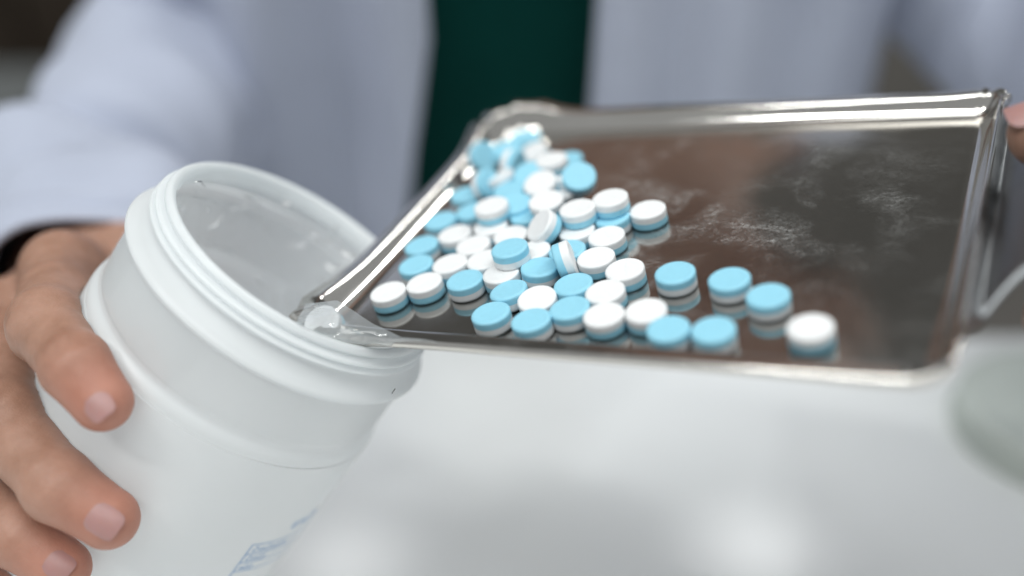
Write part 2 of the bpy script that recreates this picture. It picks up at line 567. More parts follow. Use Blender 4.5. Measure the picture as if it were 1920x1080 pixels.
# x, y on the tray, height of centre, white-face direction, label
PILLS = [
    (-10.3, 11.2, 2.00, (0, 0, 1), 'white-topped pill nearest the bottle, first in the front row'),
    (-2.5, 15.6, 2.00, (0, 0, 1), 'white-topped pill second from the bottle in the front row, with clear reflection'),
    (7.8, 17.4, 2.00, (0, 0, -1), 'blue-topped pill third from the bottle, its reflection showing below'),
    (15.9, 20.9, 2.00, (0, 0, 1), 'white-topped pill partly covered by the blue-topped pill resting on it'),
    (17.1, 25.4, 6.00, (0, 0, -1), 'blue-topped pill lying raised on top of white pills in mid pile'),
    (24.8, 23.3, 2.30, (-0.1, -0.06, -1), 'blue-topped pill at the left foot of the pill standing on edge'),
    (37.0, 28.6, 2.00, (0, 0, 1), 'plain white-topped pill just right of the pill standing on edge'),
    (45.7, 24.1, 2.00, (0, 0, 1), 'white-topped pill with clear score line, left of the lone blue pills'),
    (36.1, 37.8, 2.00, (0, 0, 1), 'white-topped pill at the right border of the pile, behind the two scored white pills'),
    (28.6, 31.3, 2.00, (0, 0, -1), 'blue-topped pill half hidden behind the pill standing on edge'),
    (42.2, 50.0, 2.00, (0, 0, 1), 'lone white-topped pill farthest right in the back, with reflection below'),
    (21.2, 14.1, 2.00, (0.1, -0.02, -1), "blue-topped pill behind the tilted white one near the tray's front edge"),
    (35.8, 17.6, 2.00, (0, 0, -1), 'blue-topped pill below the pill standing on edge, behind another blue pill'),
    (44.3, 15.4, 2.00, (0, 0, 1), 'white-topped pill in front of the scored white one, behind a second white pill'),
    (29.4, 11.7, 2.00, (0.05, -0.12, 1), "white-topped pill between three blue pills near the tray's front edge"),
    (20.9, 5.2, 2.00, (0, 0, -1), "blue-topped pill leftmost along the tray's front edge"),
    (31.6, 3.6, 2.00, (0, 0, -1), 'blue-topped pill cut off by the front edge, second from left there'),
    (38.6, 8.7, 2.00, (0, 0, -1), 'blue-topped pill just right of the white pill near the front edge'),
    (47.2, 7.0, 2.00, (0, 0, 1), 'white-topped pill near the front edge, left of the white pill beside the blue pair'),
    (55.8, 9.2, 2.00, (0, 0, 1), 'white-topped pill partly behind the left pill of the blurred blue pair in front'),
    (62.5, 3.6, 2.00, (0, 0, -1), "left pill of the blurred blue-topped pair at the tray's front edge"),
    (71.6, 4.1, 2.00, (0, 0, -1), "right pill of the blurred blue-topped pair at the tray's front edge"),
    (57.6, 23.4, 2.00, (0, 0, -1), 'sharp blue-topped pill apart from the pile, leftmost of the three separate blue pills'),
    (70.0, 21.8, 2.00, (0, 0, -1), 'middle one of the three separate blue-topped pills right of the pile'),
    (79.4, 16.4, 2.00, (0, 0, -1), 'blue-topped pill rightmost of the three separate ones, behind the blurred white pill'),
    (89.8, 6.7, 2.00, (0, 0, 1), 'strongly blurred white-topped pill, rightmost and nearest the camera'),
    (0.1, 24.1, 2.00, (0, 0, 1), 'white-topped pill behind the second and third pills of the front row'),
    (-9.2, 23.1, 2.00, (0, 0, -1), "blue-topped pill behind the front row's first two, by the left tray wall"),
    (-12.7, 32.0, 2.00, (0, 0, -1), 'blue-topped pill by the left tray wall, second one counted from the bottle'),
    (-5.7, 37.5, 2.00, (0, 0, 1), "white-topped pill right of the left wall's blue pills, in the pile's second line"),
    (2.3, 32.6, 2.00, (0, 0, 1), 'white-topped pill in the flat white cluster left of the raised blue pill'),
    (8.7, 26.2, 2.00, (0, 0, 1), 'white-topped pill half hidden under the left side of the raised blue pill'),
    (10.6, 37.4, 2.00, (0, 0, 1), 'white-topped pill showing just behind the raised blue-topped pill'),
    (19.7, 30.7, 2.00, (0, 0, 1), 'white-topped pill peeping out right of the raised blue-topped pill'),
    (27.0, 43.8, 6.00, (0, 0, 1), 'white-topped pill stacked on another white pill in the right middle of the pile'),
    (27.5, 40.1, 2.00, (0, 0, 1), 'white-topped pill underneath the stacked white pill in the right middle'),
    (2.4, 45.0, 6.00, (0, 0, 1), 'white-topped pill stacked on another white pill in the left middle of the pile'),
    (2.8, 41.5, 2.00, (0, 0, 1), 'white-topped pill underneath the stacked white pill in the left middle'),
    (-13.7, 44.1, 2.00, (0, 0, -1), 'blue-topped pill by the left tray wall, third one counted from the bottle'),
    (-13.0, 57.9, 2.00, (0, 0, -1), 'blue-topped pill by the left tray wall, below the leaning pills at the back'),
    (-6.5, 49.1, 2.00, (0, 0, -1), 'blue-topped pill mostly hidden behind the stacked white pill at left'),
    (6.1, 50.1, 4.00, (-0.15, 0.12, -0.95), 'tilted blue-topped pill in the blurred middle of the heap'),
    (10.5, 47.4, 2.00, (0, 0, -1), 'blue-topped pill low in the heap, left of the tilted white-faced pill'),
    (16.8, 47.7, 6.00, (0.05, -0.1, 1), 'big blurred white-topped pill lying high in the middle of the heap'),
    (11.0, 57.3, 6.00, (0, -0.3, 0.95), 'white-topped pill showing behind the high white one in mid heap'),
    (8.8, 69.3, 6.00, (0, 0, 1), 'white-topped pill lying highest at the back of the heap'),
    (20.1, 61.0, 6.00, (-0.36, 0.4, -0.84), 'blue-faced pill leaning at the right back of the heap beside dusty steel'),
    (9.3, 77.0, 2.00, (0, 0, -1), 'blue-topped pill peeping out behind the highest white pill'),
    (-9.2, 89.7, 3.00, (-0.1, -0.05, -1), 'blue-topped pill farthest back, beside the shiny rounded tray corner'),
    (-16.8, 76.3, 5.00, (-0.87, 0.31, -0.37), 'pill leaning on the left tray wall with blue face turned to the camera'),
    (-4.0, 71.0, 5.20, (-0.97, 0.06, 0.1), 'pill on edge at the back of the heap, dark blue side and white stripe'),
    (-7.3, 60.3, 4.90, (-0.94, 0.01, -0.29), 'pill on edge with white stripe left, below the one leaning on the wall'),
    (1.6, 56.8, 4.00, (0, 0, -1), 'blue-topped pill in the blurred heap behind the left stacked white pill'),
    (33.7, 48.7, 6.00, (0, 0, 1), 'white-topped pill stacked on a blue one at the right border of the heap'),
    (34.2, 46.4, 2.00, (0, 0, -1), 'blue-topped pill underneath the white pill at the right border of the heap'),
    (30.9, 25.4, 4.60, (0.85, 0.42, 0.15), 'pill standing upright on its edge, blue half left and white half right'),
    (19.9, 38.4, 5.20, (-0.45, -0.4, 0.8), 'tilted pill in mid pile, white face up left and blue side down right'),
    (-11.8, 81.9, 3.00, (-0.2, 0.1, -0.95), 'blue-topped pill between the leaning pill and the farthest one in the heap'),
    (-2.2, 80.4, 3.00, (-0.2, -0.25, 0.9), 'white-topped pill left of the highest white pill, at the far end of the heap'),
    (-4.6, 63.2, 4.50, (-0.3, 0.1, 0.9), 'white-topped pill between the two pills on edge near the left wall'),
    (4.5, 63.9, 5.00, (-0.15, 0.35, -0.9), 'blue-topped pill below the highest white pill, right of the dark blue one on edge'),
    (15.8, 60.6, 3.00, (0.1, -0.3, 0.95), 'white-topped pill wedged left of the leaning blue-faced pill in the heap'),
]
prnd = random.Random(11)
for (x, y, h, up, lab) in PILLS:
    sp = prnd.uniform(0, 6.28)
    if 'clear score line' in lab: sp = 0.25 - math.pi / 2 + math.pi / 2
    if abs(up[2]) > .99:
        up = (up[0] + prnd.uniform(-.012, .012), up[1] + prnd.uniform(-.012, .012), up[2])
    pill((x, y, h), up, lab, spin=sp)

# ------------------------------------------------------------------ bottle
BA = Vector((.5744, .0892, .8137)).normalized()
BX = Vector((0, 0, 1)).cross(BA).normalized(); BY = BA.cross(BX).normalized()
BOT = Matrix.Translation((-.0496, .2221, .9018)) @ Matrix(((BX.x, BY.x, BA.x, 0), (BX.y, BY.y, BA.y, 0), (BX.z, BY.z, BA.z, 0), (0, 0, 0, 1)))
RI = 33.3
bottle = thing('bottle', 'white plastic wide-mouth bottle tilted and held by the hand', 'bottle', BOT)
NECK = [(-4.5, RI - .1), (-2.2, RI - .1), (-.7, RI), (-.1, RI + .7), (0, RI + 1.4), (-.5, RI + 2.1), (-1.4, RI + 2.35), (-2.2, RI + 1.6), (-2.5, RI + 1.5),
        (-2.8, RI + 3.2), (-3.4, RI + 3.7), (-4.0, RI + 3.0), (-4.35, RI + 2.1), (-4.75, RI + 3.6), (-5.3, RI + 4.1), (-5.9, RI + 3.2), (-6.5, RI + 2.3),
        (-7.8, RI + 2.6), (-9.2, RI + 4.2), (-10.3, RI + 5.9), (-11.0, RI + 6.7), (-11.8, RI + 6.8), (-12.5, RI + 6.1), (-12.9, RI + 5.2)]
BODY = [(-12.9, RI + 5.2), (-13.6, RI + 4.9), (-17, RI + 4.85), (-22, RI + 4.85), (-26.8, RI + 4.8), (-28.3, RI + 4.5), (-29.6, RI + 4.9), (-31.2, RI + 5.9), (-33, RI + 6.25), (-36, RI + 6.3), (-60, RI + 6.3), (-90, RI + 6.3),
        (-128, RI + 6.3), (-136, RI + 5.6), (-141, RI + 2.5), (-143, RI - 3), (-141.5, 15), (-141, .01)]
pn = smooth_profile(NECK, 4)
pb = smooth_profile(BODY, 4)
inner = [(-139, .01), (-139.5, RI - 5), (-136, RI + 1), (-128, RI + 4.6), (-60, RI + 4.7), (-35, RI + 4.6), (-28, RI + 3.3), (-14, RI + 3.3), (-8, RI + .6), (-2.2, RI - .1)]
v, f = lathe(pb, 160)
o = mesh_obj('body', v, f, HDPE, bottle)
v, f = lathe(pn, 160)
o = mesh_obj('threaded_neck', v, f, HDPE, bottle)
# clear shrink band in the recess under the flange
v, f = lathe(smooth_profile([(-12.6, RI + 5.55), (-14, RI + 5.4), (-20, RI + 5.35), (-27, RI + 5.35), (-28.6, RI + 5.3)], 4), 128)
mesh_obj('clear_band', v, f, FILM, bottle)


# liner bag, crumpled, inside the mouth
def liner():
    nt, ns = 460, 170
    V = []
    for i in range(nt):
        t = 2 * math.pi * i / nt
        for j in range(ns):
            u = j / (ns - 1)
            s = -1.6 - 62 * u
            r = RI - .7 - 6 * u ** 1.5
            p = Vector((math.cos(t) * 1.7, math.sin(t) * 1.7, s * .05))
            a = .5 + noise.noise(p * .9) * .5
            c1 = abs(noise.noise(p * 1.5 + Vector((5, 2, 1)))); c2 = abs(noise.noise(p * 2.6 + Vector((3, 1, 7))))
            c3 = abs(noise.noise(p * 5.2 + Vector((8, 4, 2))))
            a += .9 * math.exp(-(c1 / .06) ** 2) + .35 * math.exp(-(c2 / .06) ** 2)
            r -= a * min(1, u * 9)
            V.append((r * math.cos(t), r * math.sin(t), s))
    F = grid_faces(nt, ns, True)
    o = mesh_obj('liner_bag', V, F, BAG, bottle)
    return o


bag = thing('liner', 'crumpled clear plastic bag lining the bottle mouth', 'bag', BOT)
lo = liner(); lo.parent = bag; lo.name = 'bag_wall'


def flap():
    # the bag's edge lying over the lip in front of the tray corner (world mm)
    low = [(-45.7,187.3,903.3), (-41.1,188.0,900.0), (-36.1,190.8,896.1), (-30.6,195.9,891.6), (-24.4,204.0,886.4), (-20.6,210.3,883.0)
    ]
    top = [(-48.2,208.6,895.3), (-40.0,204.7,898.6), (-30.8,196.1,897.7), (-23.8,190.4,897.8), (-18.3,187.6,899.0), (-14.1,185.4,899.2)
    ]
    n, m = 60, 26

    def samp(L, f):
        x = f * (len(L) - 1); i = min(int(x), len(L) - 2); k = x - i
        return Vector(L[i]).lerp(Vector(L[i + 1]), k)
    V = []
    for i in range(n):
        f_ = i / (n - 1)
        a, b = samp(low, f_), samp(top, f_)
        for j in range(m):
            u = j / (m - 1)
            p = a.lerp(b, u)
            w = math.sin(math.pi * u) * .8 + .25
            p += Vector((0, -1, .35)) * (noise.noise(p * .11) * 2.2 + abs(noise.noise(p * .23)) * 1.6) * w
            V.append(p)
    return mesh_obj('bag_edge', [tuple(p) for p in V], grid_faces(n, m), BAG2)


fl = flap()
fl.parent = bag
fl.matrix_parent_inverse = bag.matrix_world.inverted()

# sharp wrinkles of the bag film on the far wall of the mouth (bottle frame, mm)
WR = [
    ([(21.0, 19.5, -16.4), (22.0, 18.3, -14.9), (22.6, 17.5, -11.9)], 0.34),
    ([(20.4, 20.1, -19.7), (22.2, 18.0, -21.1), (23.3, 16.6, -20.4)], 0.3),
    ([(23.8, 15.8, -21.3), (25.7, 12.5, -22.2), (27.0, 9.3, -23.1)], 0.3),
    ([(3.4, 30.5, 0.8), (3.5, 29.6, 1.8), (10.6, 26.6, -2.0)], 0.18),
    ([(3.5, 28.9, -2.4), (14.2, 24.8, -6.3), (19.9, 20.5, -8.2)], 0.16),
    ([(16.9, 23.0, -9.8), (17.9, 22.3, -10.6), (18.4, 21.9, -11.0)], 0.3),
    ([(23.5, 16.3, -4.8), (25.2, 13.6, -5.2), (26.5, 10.7, -5.6)], 0.25),
    ([(27.0, -9.4, -8.9), (26.8, -9.9, -4.7), (27.0, -9.6, -0.9)], 0.3),
    ([(25.6, -12.7, -12.3), (24.1, -15.3, -12.3), (24.1, -15.4, -9.2)], 0.3),
    ([(28.0, 5.7, -3.4), (28.3, 4.3, -3.2), (28.4, 3.2, -2.8)], 0.4),
    ([(28.6, 1.3, -26.9), (28.6, -0.1, -27.3), (28.5, -1.8, -27.8)], 0.35),
    ([(28.2, -4.9, -28.3), (27.8, -6.7, -29.9), (27.1, -9.3, -32.9)], 0.25),
    ([(27.0, -9.4, -27.8), (26.4, -11.1, -29.4), (25.6, -12.7, -31.3)], 0.25),
    ([(26.0, -11.9, -25.7), (25.5, -13.0, -28.6), (24.7, -14.4, -31.3)], 0.22),
    ([(22.9, 17.1, -10.2), (25.6, 12.8, -7.3), (27.5, 7.8, -8.1)], 0.14),
    ([(25.0, -13.9, -6.5), (23.6, -16.1, -6.2), (23.2, -16.8, -3.7)], 0.3),
    ([(27.5, 7.8, -8.1), (27.9, 6.4, -11.0), (28.1, 5.1, -14.1)], 0.16),
    ([(25.3, -13.2, -16.6), (24.3, -15.1, -18.7), (23.8, -15.9, -21.1)], 0.2),
    ([(28.4, -3.6, -7.2), (27.9, -6.5, -7.9), (27.2, -8.9, -9.3)], 0.16),
]


def wrinkles():
    V = []; F = []
    for pts, r in WR:
        P = smooth_profile(pts, 6)
        n = len(P)
        b = len(V)
        for i, p in enumerate(P):
            p = Vector(p)
            p += Vector((noise.noise(p * .5), noise.noise(p * .5 + Vector((5, 0, 0))), noise.noise(p * .5 + Vector((0, 5, 0))))) * .5
            t = (Vector(P[min(i + 1, n - 1)]) - Vector(P[max(i - 1, 0)])).normalized()
            e1 = t.cross(Vector((p.x, p.y, 0)).normalized()).normalized(); e2 = t.cross(e1)
            k = 1.5 * r * (math.sin(math.pi * (i + .4) / (n - .2)) ** .7 + .05)
            for a in range(8):
                an = a * math.pi / 4
                V.append(tuple(p + e1 * math.cos(an) * k * .7 + e2 * math.sin(an) * k))
        for i in range(n - 1):
            for a in range(8):
                F.append((b + i * 8 + a, b + i * 8 + (a + 1) % 8, b + (i + 1) * 8 + (a + 1) % 8, b + (i + 1) * 8 + a))
    return mesh_obj('bag_wrinkles', V, F, BAGW, bag)


wrinkles()

# printed marks
ang0 = -2.6045
RL = RI + 6.36


def wrap(s, d):
    """s along the axis, d distance round the body"""
    t = ang0 + d / RL
    return (RL * math.cos(t), RL * math.sin(t), s)


SGN = 1


def print_lines():
    V = []; F = []

    def strip(pts, w, vertical):
        b = len(V)
        for (s, d) in pts:
            for q in (-w, w):
                V.append(wrap(s + (0 if vertical else q), d + (q if vertical else 0)))
        for i in range(len(pts) - 1):
            k = b + 2 * i
            F.append((k, k + 1, k + 3, k + 2))
    sx = [-59.64, -63.24, -66.23, -69.43]
    for s in sx:
        strip([(s, SGN * d) for d in np.linspace(0, 34, 40)], .13, False)
    strip([(s, 0) for s in np.linspace(sx[0], sx[0] - 34, 20)], .16, True)
    strip([(s, SGN * 34) for s in np.linspace(sx[0], sx[0] - 34, 20)], .16, True)
    mesh_obj('printed_table', V, F, PRINT, bottle, smooth=False)


print_lines()


def print_text(txt, s0, d0, size):
    cu = bpy.data.curves.new('t', 'FONT')
    cu.body = txt
    cu.size = size
    cu.resolution_u = 3
    ob = bpy.data.objects.new('t', cu)
    sc.collection.objects.link(ob)
    dg = bpy.context.evaluated_depsgraph_get()
    me = bpy.data.meshes.new_from_object(ob.evaluated_get(dg))
    bpy.data.objects.remove(ob)
    V = [wrap(s0 + v.co.y, SGN * (d0 + v.co.x)) for v in me.vertices]
    F = [tuple(p.vertices) for p in me.polygons]
    bpy.data.meshes.remove(me)
    if V:
        mesh_obj('printed_text', V, F, PRINT, bottle, smooth=False, recalc=False)


S0 = [-59.64, -63.24, -66.23, -69.43]
print_text('น้ำหนักสุทธิ', S0[0] - 2.9, 1.1, 2.6)
print_text('น้ำหนัก', S0[1] - 2.5, 1.1, 2.3)
print_text('ผลิต', S0[2] - 2.7, 1.1, 2.3)
print_text('ยาเม็ด', -56.27, 9.85, 4.6)

# small black mark on the flange
mk = (-29.45, -27.58, -7.62)
mesh_obj('black_speck', [tuple(Vector(mk) + Vector(d)) for d in ((-.25, 0, -.8), (.25, 0, -.8), (.35, 0, .6), (-.2, 0, .8))], [(0, 1, 2, 3)], BLACK, bottle, smooth=False)
# a pill sliding through the bag into the mouth
pill((-17.7, -4.9, 4.9), (0.127, -0.495, 0.853), 'white-faced pill sliding off the tray corner into the bagged bottle mouth', None)

# ------------------------------------------------------------------ bottle cap on the table
cap = thing('bottle_cap', 'pale grey-white round screw cap lying on the table at right', 'bottle cap', Matrix.Translation((.228, .345, .7505)))
v, f = lathe(smooth_profile([(.1, 40), (.1, 42.5), (1.2, 43.3), (12, 42.6), (15, 41.6), (16.2, 39.5), (16.3, 36), (15.6, 34.5), (15.5, 20), (15.5, .01)], 4), 120)
mesh_obj('shell', v, f, CAPM, cap)
V = []; F = []
for i in range(90):
    t = 2 * math.pi * i / 90
    b = len(V)
    for z in (1.5, 12.5):
        for dr, dt in ((-.2, -.011), (.5, -.006), (.5, .006), (-.2, .011)):
            r = 43.25 - (z - 1.2) * .06 + dr
            V.append((r * math.cos(t + dt), r * math.sin(t + dt), z))
    F += [(b, b + 1, b + 5, b + 4), (b + 1, b + 2, b + 6, b + 5), (b + 2, b + 3, b + 7, b + 6), (b, b + 1, b + 2, b + 3), (b + 4, b + 5, b + 6, b + 7)]
mesh_obj('grip_ribs', V, F, CAPM, cap, smooth=False)

# ------------------------------------------------------------------ person
class SDF:
    def __init__(self, lo, hi, h):
        self.lo = np.array(lo, np.float32); self.h = h
        n = np.ceil((np.array(hi) - self.lo) / h).astype(int) + 1
        ax = [self.lo[i] + h * np.arange(n[i], dtype=np.float32) for i in range(3)]
        self.X, self.Y, self.Z = np.meshgrid(*ax, indexing='ij')

    def cap(self, a, b, ra, rb):
        a = np.array(a, np.float32); d = np.array(b, np.float32) - a
        px, py, pz = self.X - a[0], self.Y - a[1], self.Z - a[2]
        t = np.clip((px * d[0] + py * d[1] + pz * d[2]) / float(d @ d + 1e-9), 0, 1)
        return np.sqrt((px - t * d[0]) ** 2 + (py - t * d[1]) ** 2 + (pz - t * d[2]) ** 2) - (ra + (rb - ra) * t)

    def ell(self, c, r, rot=0.0):
        px, py, pz = self.X - c[0], self.Y - c[1], self.Z - c[2]
        cr, sr = math.cos(rot), math.sin(rot)
        py, pz = py * cr + pz * sr, -py * sr + pz * cr
        k = np.sqrt((px / r[0]) ** 2 + (py / r[1]) ** 2 + (pz / r[2]) ** 2)
        return (k - 1) * min(r)

    def mesh(self, d):
        bg = 3 * self.h
        arr = np.clip(d, -bg, bg).astype(np.float32)
        g = vdb.FloatGrid(bg)
        g.copyFromArray(arr)
        p, q = g.convertToQuads(isovalue=0.0)[:2]
        return np.asarray(p) * self.h + self.lo, np.asarray(q)


def smin(a, b, k):
    h = np.clip(.5 + .5 * (b - a) / k, 0, 1)
    return b + (a - b) * h - k * h * (1 - h)


def chain(S, pts, rad, k):
    d = None
    for i in range(len(pts) - 1):
        c = S.cap(pts[i], pts[i + 1], rad[i], rad[i + 1])
        d = c if d is None else smin(d, c, k)
    return d


def crease(S, d, p, axis, side, amp=.35, width=.7, offs=(-1.6, 0, 1.5)):
    """fine wrinkles across the back of a finger joint"""
    ax = np.array(axis, float); ax /= np.linalg.norm(ax)
    sd = np.array(side, float); sd /= np.linalg.norm(sd)
    px, py, pz = S.X - p[0], S.Y - p[1], S.Z - p[2]
    t = px * ax[0] + py * ax[1] + pz * ax[2]
    s = px * sd[0] + py * sd[1] + pz * sd[2]
    m = np.clip((s - 1) / 4, 0, 1)
    for o in offs:
        d = d + amp * np.exp(-((t - o) / width) ** 2) * m * (np.abs(t) < 5)
    return d


person = thing('person', 'person in white lab coat and dark green shirt holding bottle and tray', 'person', Matrix.Identity(4))
CAMP = np.array((0, 0, 1020.))

RH = {
    'index': ([(-120.9,244.8,884.0), (-106.9,202.6,892.9), (-93.6,184.9,893.7), (-87.1,179.5,888.5)], [10, 8.3, 7.0, 6.5]),
    'middle': ([(-140.1,242.9,868.7), (-117.7,193.3,872.7), (-99.0,175.3,868.5), (-88.4,172.0,862.4)], [10.5, 8.8, 7.4, 6.8]),
    'ring': ([(-156.9,237.4,851.2), (-128.9,189.2,855.7), (-110.7,174.9,854.8), (-101.1,171.1,848.6)], [10, 8.2, 7, 6.4]),
    'pinky': ([(-168.5,229.7,833.8), (-144.2,191.7,836.0), (-124.9,175.1,838.6), (-115.6,171.0,834.2)], [9, 7.2, 6.2, 5.6]),
    'thumb': ([(-133.4,288.3,859.4), (-120.2,283.2,866.4), (-107.6,278.7,866.6), (-95.2,270.2,864.0)], [13, 11, 9, 7.5]),
}
PALM = [
    ((-138.0,297.9,843.9), (-120.9,244.8,884.0), 17, 10),
    ((-138.0,297.9,843.9), (-140.1,242.9,868.7), 17, 10.5),
    ((-138.0,297.9,843.9), (-156.9,237.4,851.2), 17, 10),
    ((-138.0,297.9,843.9), (-168.5,229.7,833.8), 17, 9),
    ((-138.0,297.9,843.9), (-133.4,288.3,859.4), 18, 13),
    ((-144.0,342.9,849.9), (-138.0,297.9,843.9), 22, 18),
]
RARM = [(-138, 508, 886), (-164.9,378.6,845.7), (-146.3,313.5,839.0)]
NAILS = [
    ((-86.1,174.2,892.1), (6.5,-5.3,-5.3), (0.9,-5.0,3.4), 6.2, 7.8, 6.1),
    ((-87.3,166.8,866.7), (10.5,-3.3,-6.1), (1.1,-4.9,4.1), 7, 8.6, 6.4),
    ((-100.4,167.4,853.8), (9.6,-3.8,-6.2), (0.7,-3.8,5.3), 6.6, 8.4, 6),
]
SLEEVES = [
    ([(-130, 545, 1020), (-145, 538, 950), (-138, 508, 886), (-164.9,379.6,847.5), (-146.7,314.4,840.6), (-138.5,284.3,840.4)], [68, 54, 47, 44, 40, 37], 1.7, 10.0),
    ([(150, 545, 1020), (204, 525, 945), (252, 462, 890), (248, 345, 915), (240, 265, 936), (238, 240, 941)], [70, 62, 55, 48, 41, 39], 5.1, 8.0),
]


# right hand (at the picture's left)
S = SDF((-235, 150, 775), (-60, 345, 935), 1.0)
fing = {}
D_f = None
for nm, (pts, rad) in RH.items():
    # phalanges a little slimmer than the joints
    pp, rp = [], []
    for i in range(len(pts) - 1):
        a_, b_ = np.array(pts[i]), np.array(pts[i + 1])
        pp += [tuple(a_), tuple(a_ * .5 + b_ * .5)]
        rp += [rad[i] * (1.0 if i == 0 else 1.05), (rad[i] + rad[i + 1]) / 2 * .93]
    pp.append(pts[-1]); rp.append(rad[-1])
    d = chain(S, pp, rp, 2.2)
    P3 = [np.array(p) for p in pts]
    if nm != 'thumb':
        for k in (1, 2):   # DIP and PIP creases
            j = len(pts) - 1 - k
            side = CAMP - P3[j] if k == 1 else (P3[j] - .5 * (P3[j - 1] + P3[j + 1]))
            d = crease(S, d, P3[j], P3[j + 1] - P3[j - 1], side, .75 if k == 1 else .6)
    fing[nm] = d
palm = None
for a, b, ra, rb in PALM:
    c = S.cap(a, b, ra, rb)
    palm = c if palm is None else smin(palm, c, 12.0)
tot = palm
acc = None
for nm in fing:
    acc = fing[nm] if acc is None else smin(acc, fing[nm], .8)
tot = smin(tot, acc, 5.0)
# fingers are pressed flat against the bottle: keep clear of its surface
bx, by, bz = S.X + 49.6, S.Y - 222.1, S.Z - 901.8
al = bx * BA.x + by * BA.y + bz * BA.z
rr = np.sqrt(np.maximum(bx * bx + by * by + bz * bz - al * al, 0))
tot = np.maximum(tot, (RI + 6.45) - rr)
hv, hq = S.mesh(tot)
tips = [np.array(RH[k][0][-1]) for k in RH]
flush = np.zeros(len(hv))
for t_ in tips:
    flush = np.maximum(flush, np.exp(-(np.linalg.norm(hv - t_, axis=1) / 11.0) ** 2))

# left hand (at the picture's right, mostly out of frame)
def tw(p):
    q = TRAY @ (Vector(p) * MM)
    return (q.x * 1000, q.y * 1000, q.z * 1000)


LH = {'thumb': ([(196, 100, 4), (171, 82, 13), (147, 71, 16), (126.6, 66, 13)], [11, 10, 9, 7.6])}
for k, (nm, y, L) in enumerate((('index', 17, 0), ('middle', 34, -3), ('ring', 51, 0), ('pinky', 67, 6))):
    LH[nm] = ([(198 + L * .4, y * .5 + 50, -9), (174 + L, y + 6, -19), (149 + L, y + 2, -15), (134 + L, y, -11)], [9.5, 8.6, 7.8, 6.8])
LH = {k: ([tw(p) for p in a], r) for k, (a, r) in LH.items()}
LW = tw((246, 108, -4))
allp = np.array([p for a, r in LH.values() for p in a] + [LW])
S2 = SDF(allp.min(0) - 28, allp.max(0) + 28, 1.6)
acc = None
for nm, (pts, rad) in LH.items():
    d = chain(S2, pts, rad, 3.0)
    acc = d if acc is None else smin(acc, d, 1.0)
tot = None
for nm in LH:
    c = S2.cap(LH[nm][0][0], LW, 11, 17)
    tot = c if tot is None else smin(tot, c, 12.0)
tot = smin(tot, acc, 5.0)
hv2, hq2 = S2.mesh(tot)

# trunk, neck, head, arms
LWv = np.array(LW)
RW = np.array((-138., 300., 845.))
RE, LE = np.array((-152., 508., 878.)), np.array((238., 462., 885.))
RS, LS = np.array((-165., 545., 1015.)), np.array((165., 545., 1015.))
S3 = SDF((-300, 250, 520), (300, 700, 1330), 5.0)
d = S3.cap((-70, 560, 560), (-62, 545, 980), 95, 88)
for x in (70,):
    d = smin(d, S3.cap((70, 560, 560), (62, 545, 980), 95, 88), 40)
d = smin(d, S3.cap(RS, LS, 46, 46), 40)
d = smin(d, S3.cap((0, 535, 1010), (0, 505, 1090), 56, 50), 30)
# head, bent forward over the tray
d = smin(d, S3.ell((0, 478, 1190), (73, 90, 105), .35), 16)
d = smin(d, S3.ell((0, 425, 1138), (50, 45, 45), .3), 25)
d = smin(d, S3.cap((0, 388, 1185), (0, 374, 1158), 7, 11), 10)         # nose
for sx in (-1, 1):
    d = np.maximum(d, -S3.ell((sx * 30, 384, 1190), (15, 12, 10)) * .9) if False else d
    d = smin(d, S3.ell((sx * 76, 480, 1175), (9, 18, 30), .3), 6)       # ears
d = smin(d, S3.ell((0, 388, 1128), (22, 12, 7)), 8)                    # lips
d = smin(d, chain(S3, [RS, (-150, 520, 920)] + RARM + [RW], [38, 34, 30, 27, 24, 23], 12), 20)
d = smin(d, chain(S3, [LS, LE, LWv], [42, 36, 24], 12), 20)
bv, bq = S3.mesh(d)
allv = np.vstack([hv, hv2, bv])
allq = np.vstack([hq, hq2 + len(hv), bq + len(hv) + len(hv2)])
body = mesh_obj('body', allv, allq, SKIN, person)
at_ = body.data.attributes.new('flush', 'FLOAT', 'POINT')
fl_all = np.concatenate([flush, np.zeros(len(hv2) + len(bv))]).astype(np.float32)
at_.data.foreach_set('value', fl_all * .75)
sm = body.modifiers.new('soft', 'SMOOTH'); sm.factor = .5; sm.iterations = 2


# nails
def nail(center, along, out, w, l, rc, parent):
    c = np.array(center, float); a = np.array(along, float); a /= np.linalg.norm(a)
    o_ = np.array(out, float); o_ -= a * (o_ @ a); o_ /= np.linalg.norm(o_)
    s = np.cross(a, o_)
    V = []
    n, m = 17, 17
    top, bot = [], []
    for i in range(n):
        for j in range(m):
            u, v_ = -1 + 2 * i / (n - 1), -1 + 2 * j / (m - 1)
            # square to superellipse
            k = 1.0 / max(1e-6, (abs(u) ** 4 + abs(v_) ** 4) ** .25) * max(abs(u), abs(v_)) if (u or v_) else 1
            uu, vv = u * k, v_ * k
            if vv < 0: vv *= 1 - .12 * (1 - uu * uu) * 0
            x = uu * w / 2; y = vv * l / 2
            th = x / rc
            z = rc * (math.cos(th) - 1) - .004 * y * y * 3
            e = max(abs(u), abs(v_))
            z += .20 * (1 - e ** 4)
            top.append(c + s * rc * math.sin(th) + a * y + o_ * z)
    return mesh_obj('nail', [tuple(p) for p in top], grid_faces(n, m), NAIL, parent)


for (c, al_, out, w, l, rc) in NAILS:
    nail(c, al_, out, w, l, rc, person)
tp = LH['thumb'][0]
tdir = np.array(tp[-1]) - np.array(tp[-2])
nail(np.array(tp[-1]) + np.array(EZ) * 7.3 + tdir / np.linalg.norm(tdir) * 2, tdir, np.array(EZ), 11, 12, 8, person)

